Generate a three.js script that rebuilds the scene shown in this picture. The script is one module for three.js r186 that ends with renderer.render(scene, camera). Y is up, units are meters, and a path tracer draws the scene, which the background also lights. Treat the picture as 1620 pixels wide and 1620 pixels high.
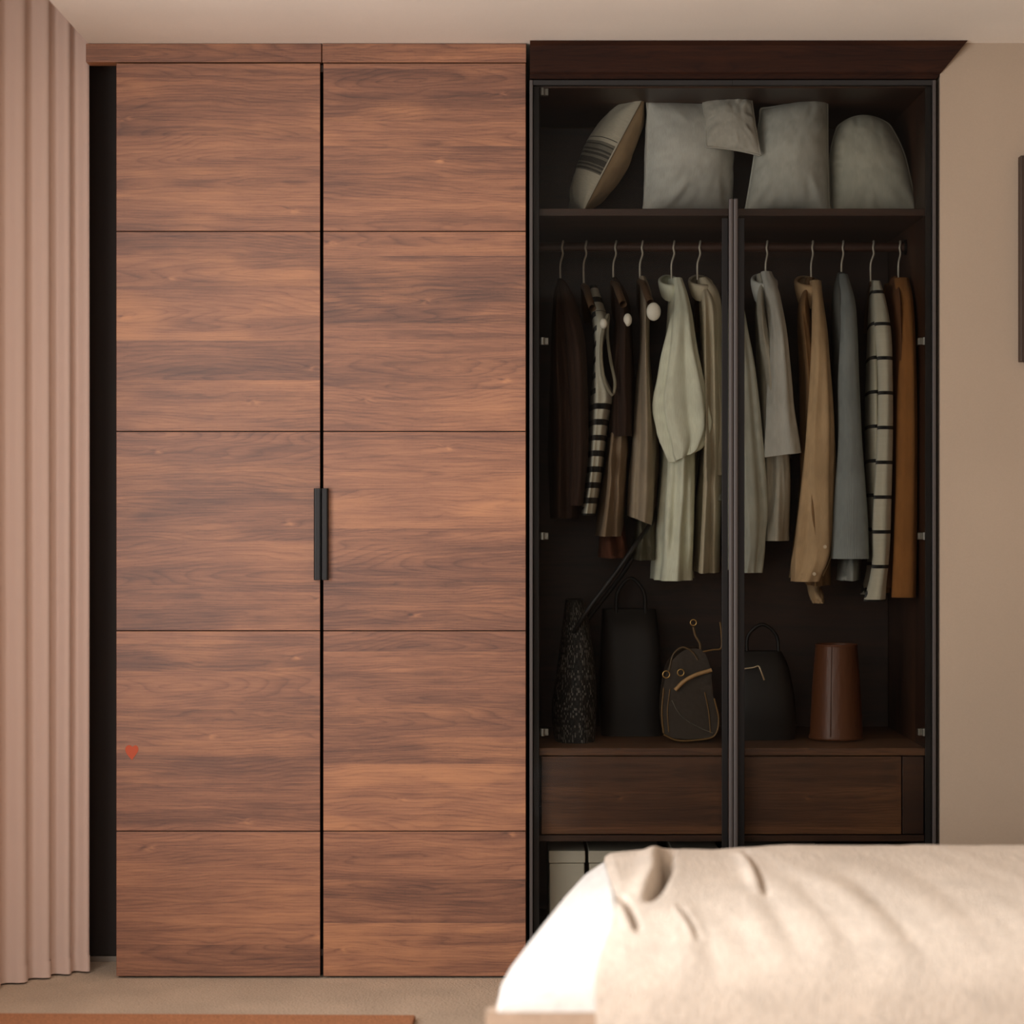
import * as THREE from 'three';
import { RoundedBoxGeometry } from 'three/addons/geometries/RoundedBoxGeometry.js';
import { mergeGeometries } from 'three/addons/utils/BufferGeometryUtils.js';
import { RectAreaLightUniformsLib } from 'three/addons/lights/RectAreaLightUniformsLib.js';

// ---------------------------------------------------------------- camera, daylight, exposure
const D = 5.5, F = 3548, EYE = 1.144;
const camera = new THREE.PerspectiveCamera(25.72, 1, 0.05, 60);
camera.position.set(0, EYE, D);
camera.lookAt(0, EYE, 0);
camera.focus = 5.6;
camera.userData.fStop = 1.6;
const scene = new THREE.Scene();
scene.background = new THREE.Color(0.75, 0.86, 1.0);
const renderer = new THREE.WebGLRenderer({ antialias: true });
renderer.toneMapping = THREE.LinearToneMapping;
renderer.toneMappingExposure = 1.0;
renderer.shadowMap.enabled = true;
RectAreaLightUniformsLib.init();
function daylight(w, h, power, pos, target) {
  const l = new THREE.RectAreaLight(new THREE.Color(1, 0.985, 0.96), power, w, h);
  l.position.set(...pos); l.lookAt(...target); l.name = 'unseen_window_light';
  scene.add(l);
}
daylight(3.1, 1.85, 6.0, [-1.44, 1.27, 2.85], [0, 1.27, 2.85]);      // big side window, light enters to the right
daylight(1.35, 1.3, 5.5, [-0.6, 1.5, 6.58], [-0.6, 1.5, 0]);         // unseen window added behind the camera to even out the front light

// ---------------------------------------------------------------- helpers
const R = (() => { let s = 12345; return () => { s = (s + 0x6d2b79f5) | 0; let t = Math.imul(s ^ (s >>> 15), 1 | s); t = (t + Math.imul(t ^ (t >>> 7), 61 | t)) ^ t; return ((t ^ (t >>> 14)) >>> 0) / 4294967296; }; })();
const at = (px, py, z) => { const d = (D - z) / F; return [(px - 810) * d, EYE - (py - 810) * d, z]; };
const X = (px, z) => (px - 810) * (D - z) / F, Y = (py, z) => EYE - (py - 810) * (D - z) / F;
const lerp = (a, b, t) => a + (b - a) * t, clamp = (v, a = 0, b = 1) => Math.min(b, Math.max(a, v));
const sstep = (a, b, v) => { const t = clamp((v - a) / (b - a)); return t * t * (3 - 2 * t); };
function hash(i, j, s) { let h = Math.imul(i, 374761393) ^ Math.imul(j, 668265263) ^ Math.imul(s, 974634721); h = Math.imul(h ^ (h >>> 13), 1274126177); return ((h ^ (h >>> 16)) >>> 0) / 4294967296; }
function noise(x, y, s = 0) {
  const i = Math.floor(x), j = Math.floor(y), u = x - i, v = y - j, a = u * u * (3 - 2 * u), b = v * v * (3 - 2 * v);
  return lerp(lerp(hash(i, j, s), hash(i + 1, j, s), a), lerp(hash(i, j + 1, s), hash(i + 1, j + 1, s), a), b) * 2 - 1;
}
function pnoise(x, y, px, py, s = 0) {      // noise that repeats every px, py cells
  const i = Math.floor(x), j = Math.floor(y), u = x - i, v = y - j, a = u * u * (3 - 2 * u), b = v * v * (3 - 2 * v), h = (p, q) => hash(((p % px) + px) % px, ((q % py) + py) % py, s);
  return lerp(lerp(h(i, j), h(i + 1, j), a), lerp(h(i, j + 1), h(i + 1, j + 1), a), b) * 2 - 1;
}
const fbm = (x, y, s, n = 4) => { let v = 0, a = 0.5, k = 1; for (let o = 0; o < n; o++) { v += a * noise(x * k, y * k, s + o * 17); a *= 0.5; k *= 2.03; } return v; };

const taken = {};
function numbered(n) { const k = taken[n] = (taken[n] ?? -1) + 1; return k ? `${n}_${String(k).padStart(3, '0')}` : n; }
function thing(name, label, category, pos = [0, 0, 0], group) {
  const o = new THREE.Group(); o.name = numbered(name); o.position.set(...pos);
  o.userData = { label, category }; if (group) o.userData.group = group;
  scene.add(o); return o;
}
function base(o) { const p = new THREE.Vector3(); for (let q = o; q && q !== scene; q = q.parent) p.add(q.position); return p; }
// geometry is given in world metres; the part is stored relative to its parent's base
function part(name, geo, mat, parent, label) {
  const b = base(parent); geo.translate(-b.x, -b.y, -b.z);
  const m = new THREE.Mesh(geo, mat); m.name = name; if (label) m.userData.label = label;
  parent.add(m); return m;
}
function sub(name, parent) { const g = new THREE.Group(); g.name = name; parent.add(g); return g; }
function struct(name, geo, mat) { const m = new THREE.Mesh(geo, mat); m.name = name; m.userData.kind = 'structure'; scene.add(m); return m; }
function metreUV(g, k = 1, turn = false) {
  const p = g.attributes.position, n = g.attributes.normal, uv = new Float32Array(p.count * 2);
  for (let i = 0; i < p.count; i++) {
    const ax = Math.abs(n.getX(i)), ay = Math.abs(n.getY(i)), az = Math.abs(n.getZ(i));
    let u, v;
    if (az >= ax && az >= ay) { u = p.getX(i); v = p.getY(i); } else if (ay >= ax) { u = p.getX(i); v = p.getZ(i); } else { u = p.getZ(i); v = p.getY(i); }
    if (turn) [u, v] = [v, u];
    uv[i * 2] = u * k; uv[i * 2 + 1] = v * k;
  }
  g.setAttribute('uv', new THREE.BufferAttribute(uv, 2)); return g;
}
// box given by its two corners, with rounded edges
function box(x0, y0, z0, x1, y1, z1, r = 0.0015, k = 2, turn = false) {
  const g = new RoundedBoxGeometry(x1 - x0, y1 - y0, z1 - z0, 2, Math.min(r, (x1 - x0) / 2.2, (y1 - y0) / 2.2, (z1 - z0) / 2.2));
  g.translate((x0 + x1) / 2, (y0 + y1) / 2, (z0 + z1) / 2);
  return metreUV(g, k, turn);
}
const merge = (list) => mergeGeometries(list.map((g) => g.index ? g.toNonIndexed() : g));
function tube(points, r, seg = 40, rad = 10, closed = false) {
  return new THREE.TubeGeometry(new THREE.CatmullRomCurve3(points.map((p) => new THREE.Vector3(...p)), closed), seg, r, rad, closed);
}
function grid(nu, nv, f, closeU = false) {
  const pos = [], uv = [], idx = [];
  for (let j = 0; j <= nv; j++) for (let i = 0; i <= nu; i++) { const q = f(i / nu, j / nv); pos.push(q[0], q[1], q[2]); uv.push(q[3] ?? i / nu, q[4] ?? j / nv); }
  for (let j = 0; j < nv; j++) for (let i = 0; i < nu; i++) { const a = j * (nu + 1) + i, b = a + 1, c = a + nu + 1, d = c + 1; idx.push(a, b, d, a, d, c); }
  const g = new THREE.BufferGeometry();
  g.setAttribute('position', new THREE.Float32BufferAttribute(pos, 3)); g.setAttribute('uv', new THREE.Float32BufferAttribute(uv, 2)); g.setIndex(idx); g.computeVertexNormals();
  if (closeU) { const n = g.attributes.normal; for (let j = 0; j <= nv; j++) { const a = j * (nu + 1), b = a + nu, x = n.getX(a) + n.getX(b), y = n.getY(a) + n.getY(b), z = n.getZ(a) + n.getZ(b), l = Math.hypot(x, y, z) || 1; n.setXYZ(a, x / l, y / l, z / l); n.setXYZ(b, x / l, y / l, z / l); } }
  return g;
}
const cat = (a, b, c, d, t) => 0.5 * (2 * b + (c - a) * t + (2 * a - 5 * b + 4 * c - d) * t * t + (3 * b - a - 3 * c + d) * t * t * t);
function table(rows, t) {           // smooth look-up in rows of equal length by row position t 0..1
  const n = rows.length - 1, x = clamp(t) * n, i = Math.min(n - 1, Math.floor(x)), f = x - i, g = (k) => rows[clamp(k, 0, n)];
  return rows[0].map((_, c) => cat(g(i - 1)[c], g(i)[c], g(i + 1)[c], g(i + 2)[c], f));
}
// closed sleeve or body: rows [y, cx, rx, cz, rz] from the top down; fold(angle, t) widens the ring
function loft(rows, fold = () => 0, { nu = 64, nv = 90, power = 2.2, slant = 0, uvk = 1, skew = 0 } = {}) {
  const y0 = rows[0][0], L = [...Array(nv + 1).keys()].map((k) => k / nv);
  const ring = (t, a, scale = 1, lift = 0) => {
    const [y, cx, rx, cz, rz] = table(rows, t), c = Math.cos(a), s = Math.sin(a), e = 2 / power;
    const q = (1 + fold(a, t)) * scale, ux = Math.sign(c) * Math.abs(c) ** e, uz = Math.sign(s) * Math.abs(s) ** e;
    return [cx + Math.max(rx, 0.001) * ux * q - skew * cx * Math.max(rz, 0.001) * uz * q / D, y + lift + slant * t * t * ux, cz + Math.max(rz, 0.001) * uz * q, a / (2 * Math.PI) * 0.5 * uvk, (y0 - y) * uvk];
  };
  const outer = grid(nu, nv, (u, v) => ring(v, u * 2 * Math.PI), true);
  const hem = grid(nu, 3, (u, v) => ring(1, u * 2 * Math.PI, [1, 0.93, 0.86, 0.02][Math.round(v * 3)], [0, 0.0015, 0.02, 0.05][Math.round(v * 3)]), true);
  const top = grid(nu, 1, (u, v) => ring(0, u * 2 * Math.PI, v ? 1 : 0.01), true);
  return merge([top, outer, hem]);
}

// ---------------------------------------------------------------- procedural textures
function tex(w, h, f, { srgb = true, repeat = true } = {}) {
  const data = new Uint8Array(w * h * 4);
  for (let j = 0; j < h; j++) for (let i = 0; i < w; i++) { const c = f(i, j, i / w, j / h), k = (j * w + i) * 4; data[k] = clamp(c[0], 0, 255); data[k + 1] = clamp(c[1], 0, 255); data[k + 2] = clamp(c[2], 0, 255); data[k + 3] = 255; }
  const t = new THREE.DataTexture(data, w, h); t.magFilter = THREE.LinearFilter; t.minFilter = THREE.LinearFilter;
  if (repeat) t.wrapS = t.wrapT = repeat === true ? THREE.RepeatWrapping : repeat;
  if (srgb) t.colorSpace = THREE.SRGBColorSpace; t.needsUpdate = true; return t;
}
const mixc = (a, b, t) => [lerp(a[0], b[0], t), lerp(a[1], b[1], t), lerp(a[2], b[2], t)];
const WAL = { deep: [76, 46, 34], dark: [110, 70, 51], mid: [142, 94, 68], light: [170, 117, 83], gold: [196, 136, 88] };
// half a metre of walnut veneer laid in horizontal strips, grain along u
function walnut(seed, size = 640) {
  const strips = []; let y = 0;
  const rr = (k) => hash(seed, k, 991);
  for (let k = 0; y < 1; k++) { const h = 0.12 + 0.26 * rr(k * 9); strips.push({ y0: y, y1: Math.min(1, y + h), k, vc: -0.6 + 2.2 * rr(k * 9 + 1), uc: rr(k * 9 + 2), tone: (rr(k * 9 + 3) - 0.5) * 0.42, gold: rr(k * 9 + 4), cath: rr(k * 9 + 5), knot: rr(k * 9 + 6) > 0.35 ? [rr(k * 9 + 7), 0.2 + 0.6 * rr(k * 9 + 8)] : null }); y += h; }
  return tex(size, size, (i, j, u, v) => {
    const s = strips.find((q) => v < q.y1) ?? strips[strips.length - 1], sd = seed * 31 + s.k * 7;
    const hh = s.y1 - s.y0; let w = (v - s.y0) / hh, du = 0, halo = 0, core = 0;
    let vv = v * 0.5, uu = u * 0.5;                                // metres
    if (s.knot) {
      const kx = uu - s.knot[0] * 0.5, ky = vv - (s.y0 + s.knot[1] * hh) * 0.5, d2 = (kx / 0.020) ** 2 + (ky / 0.008) ** 2;
      vv += ky > 0 ? 0.006 * Math.exp(-d2) : -0.006 * Math.exp(-d2);
      const kn = 0.6 + 0.8 * noise(uu * 90, vv * 240, sd + 3);
      halo = Math.exp(-(((kx - 0.010) / 0.014) ** 2 + ((ky + 0.003) / 0.006) ** 2)) * clamp(kn); core = Math.exp(-((kx / 0.009) ** 2 + (ky / 0.0035) ** 2)) * clamp(kn);
    }
    const warp = 0.010 * noise(uu * 3.2, vv * 6, sd) + 0.0045 * noise(uu * 9, vv * 22, sd + 1) + 0.0016 * noise(uu * 30, vv * 70, sd + 2);
    const c = (s.y0 + s.vc * hh) * 0.5, r = Math.sqrt((vv - c + warp) ** 2 + ((uu - s.uc * 0.5) * (0.05 + 0.13 * s.cath * s.cath)) ** 2);
    const ph = r * 120 + 1.6 * noise(uu * 4, vv * 40, sd + 8), fr = ph - Math.floor(ph), line = fr < 0.75 ? fr / 0.75 : (1 - fr) / 0.25;
    const rings = 0.5 + 0.5 * Math.sin(r * 260 + 3 * noise(uu * 2, vv * 18, sd + 5));
    const broad = fbm(uu * 2.4, vv * 34, sd + 11, 3), streak = noise(uu * 14, vv * 420, sd + 13) * 0.6 + noise(uu * 40, vv * 1100, sd + 14) * 0.5;
    const fibre = noise(uu * 60, vv * 1500, sd + 17), pore = noise(uu * 110, vv * 1900, sd + 19) > 0.62 ? 1 : 0;
    let t = 0.55 + s.tone * 0.8 + 0.30 * broad + 0.10 * (rings - 0.5) - 0.20 * (line * line * line - 0.25) + 0.17 * streak + 0.05 * fibre - 0.10 * pore + 0.42 * halo - 0.55 * core;
    const fig = sstep(0.1, 0.9, fbm(uu * 5 + 5 + 0.02 * r, vv * 20 + 0.4 * noise(uu * 9, vv * 30, sd + 29), sd + 23, 3) + 0.4); t += 0.12 * (fig - 0.5);
    t = clamp(t); let col = t < 0.33 ? mixc(WAL.deep, WAL.dark, t / 0.33) : t < 0.66 ? mixc(WAL.dark, WAL.mid, (t - 0.33) / 0.33) : mixc(WAL.mid, WAL.light, (t - 0.66) / 0.34);
    col = mixc(col, WAL.gold, clamp(0.40 * s.gold * fig + 0.3 * halo, 0, 0.6) * clamp(t * 1.3));
    const edge = Math.min(w, 1 - w) * hh * 0.5; const e = edge < 0.0006 ? 0.9 : 1;
    return [col[0] * e, col[1] * e, col[2] * e];
  }, { repeat: THREE.MirroredRepeatWrapping });
}
const clothBump = tex(256, 256, (i, j) => { const a = 128 + 50 * Math.sin(i * Math.PI / 2) * (((j >> 1) & 1) ? 1 : -1) + 40 * (hash(i, j, 4) - 0.5) + 40 * pnoise(i / 8, j / 8, 32, 32, 5); return [a, a, a]; }, { srgb: false });
const clothTone = tex(512, 512, (i, j, u, v) => { const q = 240 + 9 * pnoise(u * 8, v * 8, 8, 8, 2) + 8 * pnoise(u * 128, v * 16, 128, 16, 7) + 10 * (hash(i, j, 9) - 0.5); return [q, q, q]; });
const knitBump = tex(256, 256, (i, j) => { const a = 128 + 80 * Math.sin(i * Math.PI / 8) + 45 * Math.sin(j * Math.PI / 4 + (i % 16 < 8 ? 1 : -1)); return [a, a, a]; }, { srgb: false });
function tiled(t, k, l = k) { const c = t.clone(); c.repeat.set(k, l); c.needsUpdate = true; return c; }
const rgb = (r, g, b) => new THREE.Color().setRGB(r / 255, g / 255, b / 255, THREE.SRGBColorSpace);
const fabricMap = tiled(clothTone, 6), fabricBump = tiled(clothBump, 14), knit = tiled(knitBump, 18);
const fabric = (c, o = {}) => new THREE.MeshPhysicalMaterial({ color: rgb(...c), map: fabricMap, bumpMap: fabricBump, bumpScale: 0.0004, roughness: 0.92, sheen: 0.25, sheenRoughness: 0.6, sheenColor: rgb(...c), side: THREE.DoubleSide, ...o });
const knitted = (c, o = {}) => fabric(c, { bumpMap: knit, bumpScale: 0.0012, ...o });
const plain = (c, rough = 0.6, o = {}) => new THREE.MeshStandardMaterial({ color: rgb(...c), roughness: rough, ...o });
const metal = (c, rough = 0.35) => plain(c, rough, { metalness: 1 });
const woodMat = (seed, o = {}) => { const t = walnut(seed, o.size ?? 640); return new THREE.MeshPhysicalMaterial({ map: t, bumpMap: t, bumpScale: 0.0004, roughness: 0.48, clearcoat: 0.12, clearcoatRoughness: 0.4, color: o.color ?? new THREE.Color(1, 1, 1) }); };

const plaster = tex(512, 512, (i, j, u, v) => { const q = 246 + 4 * pnoise(u * 6, v * 6, 6, 6, 31) + 5 * (hash(i, j, 3) - 0.5); return [q, q * 0.998, q * 0.994]; });
const plasterBump = tex(256, 256, (i, j, u, v) => { const q = 128 + 50 * pnoise(u * 32, v * 32, 32, 32, 41); return [q, q, q]; }, { srgb: false });
const wallMat = (c) => new THREE.MeshStandardMaterial({ color: rgb(...c), map: plaster, bumpMap: plasterBump, bumpScale: 0.0006, roughness: 0.95 });
const M = {
  wall: wallMat([170, 151, 132]), ceiling: wallMat([240, 231, 220]), leftWall: wallMat([205, 186, 168]),
  blackMetal: plain([24, 22, 22], 0.4, { metalness: 0.6 }), greyMetal: plain([72, 66, 64], 0.45, { metalness: 0.3 }),
  steel: metal([205, 200, 192], 0.3), dark: plain([18, 13, 11], 0.7),
};
const carpetMap = tex(1024, 1024, (i, j, u, v) => { const q = 1 + 0.08 * pnoise(i / 2, j / 2, 512, 512, 51) + 0.08 * (hash(i, j, 52) - 0.5) + 0.04 * pnoise(u * 9, v * 9, 9, 9, 53); return [194 * q, 173 * q, 151 * q]; });
const carpetBump = tex(512, 512, (i, j) => { const q = 128 + 90 * noise(i / 2.4, j / 2.4, 55) + 60 * (hash(i, j, 56) - 0.5); return [q, q, q]; }, { srgb: false });
M.carpet = new THREE.MeshStandardMaterial({ map: carpetMap, bumpMap: carpetBump, bumpScale: 0.0022, roughness: 1 });

// ---------------------------------------------------------------- the room
const CEIL = 2.294, WALLX = -1.5;
struct('floor', metreUV(new THREE.BoxGeometry(4.3, 0.1, 7.7).translate(0.55, -0.05, 2.95), 1.4), M.carpet);
struct('ceiling', metreUV(merge([new THREE.BoxGeometry(3.74, 0.3, 7.7).translate(0.83, CEIL + 0.15, 2.95), new THREE.BoxGeometry(0.56, 0.06, 7.7).translate(-1.32, CEIL + 0.27, 2.95)]), 1), M.ceiling);
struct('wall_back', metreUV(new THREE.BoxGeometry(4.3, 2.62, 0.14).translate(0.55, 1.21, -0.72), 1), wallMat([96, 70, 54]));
struct('wall_back_right', metreUV(new THREE.BoxGeometry(1.62, CEIL, 0.64).translate(1.05 + 0.81, CEIL / 2, -0.32), 1), M.wall);
struct('wall_right', metreUV(new THREE.BoxGeometry(0.14, 2.62, 7.6).translate(2.62, 1.21, 2.95), 1), M.wall);
{ // left wall with the side window's opening, z 1.3 .. 4.4, y 0.35 .. 2.2
  const b = (y0, y1, z0, z1) => new THREE.BoxGeometry(0.16, y1 - y0, z1 - z0).translate(WALLX - 0.08, (y0 + y1) / 2, (z0 + z1) / 2);
  struct('wall_left', metreUV(merge([b(0, 2.56, -0.65, 1.3), b(0, 2.56, 4.4, 6.8), b(0, 0.35, 1.3, 4.4), b(2.2, 2.56, 1.3, 4.4)]), 1), M.leftWall);
  const f = (x0, x1, y0, y1) => new THREE.BoxGeometry(x1 - x0, y1 - y0, 0.14).translate((x0 + x1) / 2, (y0 + y1) / 2, 6.73);
  struct('wall_front', metreUV(merge([f(-1.5, -1.275, 0, 2.56), f(0.075, 2.55, 0, 2.56), f(-1.275, 0.075, 0, 0.85), f(-1.275, 0.075, 2.15, 2.56)]), 1), wallMat([150, 128, 110]));
}
const paneGlass = new THREE.MeshPhysicalMaterial({ color: 0xffffff, transmission: 1, thickness: 0, roughness: 0.02 });
const whitePaint = plain([232, 228, 220], 0.5);
function window_(name, w, h, pos, turn) {
  const g = new THREE.Group(); g.name = name; g.userData.kind = 'structure'; g.position.set(...pos); g.rotation.y = turn; scene.add(g);
  const bars = [[-w / 2, -h / 2, -w / 2 + 0.06, h / 2], [w / 2 - 0.06, -h / 2, w / 2, h / 2], [-w / 2 + 0.06, -h / 2, w / 2 - 0.06, -h / 2 + 0.06], [-w / 2 + 0.06, h / 2 - 0.06, w / 2 - 0.06, h / 2], [-0.03, -h / 2 + 0.06, 0.03, h / 2 - 0.06]];
  const fr = new THREE.Mesh(merge(bars.map(([a, b, c, d]) => box(a, b, -0.03, c, d, 0.03, 0.004))), whitePaint); fr.name = 'window_frame'; g.add(fr);
  for (const s of [-1, 1]) { const p = new THREE.Mesh(new THREE.BoxGeometry(w / 2 - 0.09, h - 0.12, 0.006), paneGlass); p.name = 'pane'; p.position.x = s * w / 4; g.add(p); }
}
window_('window_1', 3.1, 1.85, [WALLX - 0.1, 1.275, 2.85], Math.PI / 2);
window_('added_window_2', 1.35, 1.3, [-0.6, 1.5, 6.76], 0);  // added window, never in view, around the front light behind the camera
struct('baseboard_back', box(-1.5, 0.0, -0.645, -0.99, 0.075, -0.63, 0.003, 1), plain([168, 156, 142], 0.6));

// ---------------------------------------------------------------- walnut wardrobe with two panelled doors
const walnutMats = [...Array(10).keys()].map((k) => woodMat(k + 3));
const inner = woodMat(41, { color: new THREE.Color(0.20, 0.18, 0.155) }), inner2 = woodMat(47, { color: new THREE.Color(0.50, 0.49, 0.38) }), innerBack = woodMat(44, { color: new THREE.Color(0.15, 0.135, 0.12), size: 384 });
const seams = [1545, 1315, 998, 682.5, 366, 99.5].map((p) => Y(p, 0));
{
  const t = thing('walnut_wardrobe', 'walnut wardrobe with two closed solid doors of five grained panels each', 'wardrobe', [X(508, 0), 0, -0.3]);
  const L = X(184, 0), Rr = X(833, 0), mid = X(509, 0), top = Y(99, 0);
  part('side_panel', box(L + 0.001, 0, -0.6, L + 0.019, top, -0.022), walnutMats[3], t);
  part('side_panel', box(Rr - 0.019, 0, -0.6, Rr - 0.001, top, -0.022), walnutMats[3], t);
  part('back_panel', box(L + 0.02, 0.02, -0.6, Rr - 0.02, top - 0.02, -0.588), inner, t);
  part('top_panel', box(L + 0.0195, top - 0.019, -0.587, Rr - 0.0195, top, -0.024), inner, t);
  part('bottom_panel', box(L + 0.0195, 0.05, -0.587, Rr - 0.0195, 0.068, -0.024), inner, t);
  part('plinth', box(L + 0.0195, 0, -0.06, Rr - 0.0195, 0.049, -0.045), M.dark, t);
  part('fascia', box(L - 0.075, top + 0.0015, -0.05, mid - 0.0012, CEIL - 0.001, -0.002, 0.001), walnutMats[6], t);
  part('fascia', box(mid + 0.0012, top + 0.0005, -0.05, Rr - 0.001, CEIL - 0.001, 0.0, 0.001), walnutMats[1], t);
  const handleShape = (s) => {                                       // edge pull: a vertical blade with a curled lip
    const sh = new THREE.Shape(); const w = 0.0155;
    sh.moveTo(0, 0); sh.lineTo(s * w, 0); sh.lineTo(s * w, 0.016); sh.quadraticCurveTo(s * w, 0.020, s * (w - 0.004), 0.020); sh.lineTo(s * 0.002, 0.020); sh.lineTo(s * 0.002, 0.017); sh.lineTo(s * (w - 0.0055), 0.016); sh.lineTo(s * (w - 0.0055), 0.0035); sh.lineTo(0, 0.003); sh.closePath();
    const g = new THREE.ExtrudeGeometry(sh, { depth: Y(773, 0) - Y(917, 0), bevelEnabled: true, bevelSize: 0.0006, bevelThickness: 0.0006, bevelSegments: 2 });
    g.rotateX(-Math.PI / 2); g.scale(1, 1, -1); const ix = g.index; 
    g.translate(0, Y(917, 0), 0.0006);
    if (!ix) { const p = g.attributes.position; for (let i = 0; i < p.count; i += 3) for (const at_ of ['position', 'normal', 'uv']) { const a = g.attributes[at_], n = a.itemSize; for (let c = 0; c < n; c++) { const q = a.array[(i + 1) * n + c]; a.array[(i + 1) * n + c] = a.array[(i + 2) * n + c]; a.array[(i + 2) * n + c] = q; } } }
    return g;
  };
  [[L, X(506.5, 0), 0], [X(511.5, 0), Rr - 0.002, 5]].forEach(([a, b, k], d) => {
    const door = sub('door', t);
    part('door_core', box(a + 0.001, seams[0] + 0.002, -0.021, b - 0.001, seams[5] - 0.002, -0.006, 0.0008), M.dark, door);
    for (let i = 0; i < 5; i++) {
      const g = box(a, seams[i] + 0.0011, -0.0055, b, seams[i + 1] - 0.0011, 0 + (i % 2) * 0.0002, 0.0012);
      const uv = g.attributes.uv; for (let q = 0; q < uv.count; q++) uv.setXY(q, uv.getX(q) + 2 - a * 2, uv.getY(q) - seams[i] * 2 + 0.0);
      part('panel', g, walnutMats[k + i], door);
    }
    part('handle', handleShape(d ? 1 : -1).translate(d ? b - (b - a) + 0.0005 - 0.003 : b - 0.0005 + 0.0025, 0, 0), M.blackMetal, door, d ? 'black metal edge pull on the right door' : 'black metal edge pull on the left door');
  });
  { // little orange mark low on the left door
    const sh = new THREE.Shape(); sh.moveTo(0, -0.019); sh.bezierCurveTo(-0.012, -0.006, -0.019, 0.002, -0.015, 0.012); sh.bezierCurveTo(-0.010, 0.020, -0.002, 0.017, 0.001, 0.012); sh.bezierCurveTo(0.006, 0.019, 0.014, 0.017, 0.015, 0.009); sh.bezierCurveTo(0.016, 0, 0.006, -0.008, 0, -0.019);
    const p = at(209, 1190, 0.0004), s = thing('heart_sticker', 'small orange heart-shaped sticker low on the left walnut door', 'sticker', p);
    part('sticker_film', new THREE.ExtrudeGeometry(sh, { depth: 0.0006, bevelEnabled: true, bevelSize: 0.0004, bevelThickness: 0.0003, bevelSegments: 2 }).translate(...p), plain([186, 80, 48], 0.7), s);
  }
}
{ // dark sheet in place of the shaded gap between wardrobe and curtain
  const t = thing('gap_shade_panel', 'tall dark brown panel added as the shade in the gap between the pink curtain and the walnut wardrobe', 'panel', [X(150, -0.2), 0, -0.2]);
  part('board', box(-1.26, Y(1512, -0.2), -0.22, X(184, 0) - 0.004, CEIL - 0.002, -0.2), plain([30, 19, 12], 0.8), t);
  part('foot_board', box(-1.26, 0, -0.215, X(184, 0) - 0.004, Y(1513, -0.2), -0.203), plain([128, 116, 104], 0.7), t, 'pale grey board at the foot');
}

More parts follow.
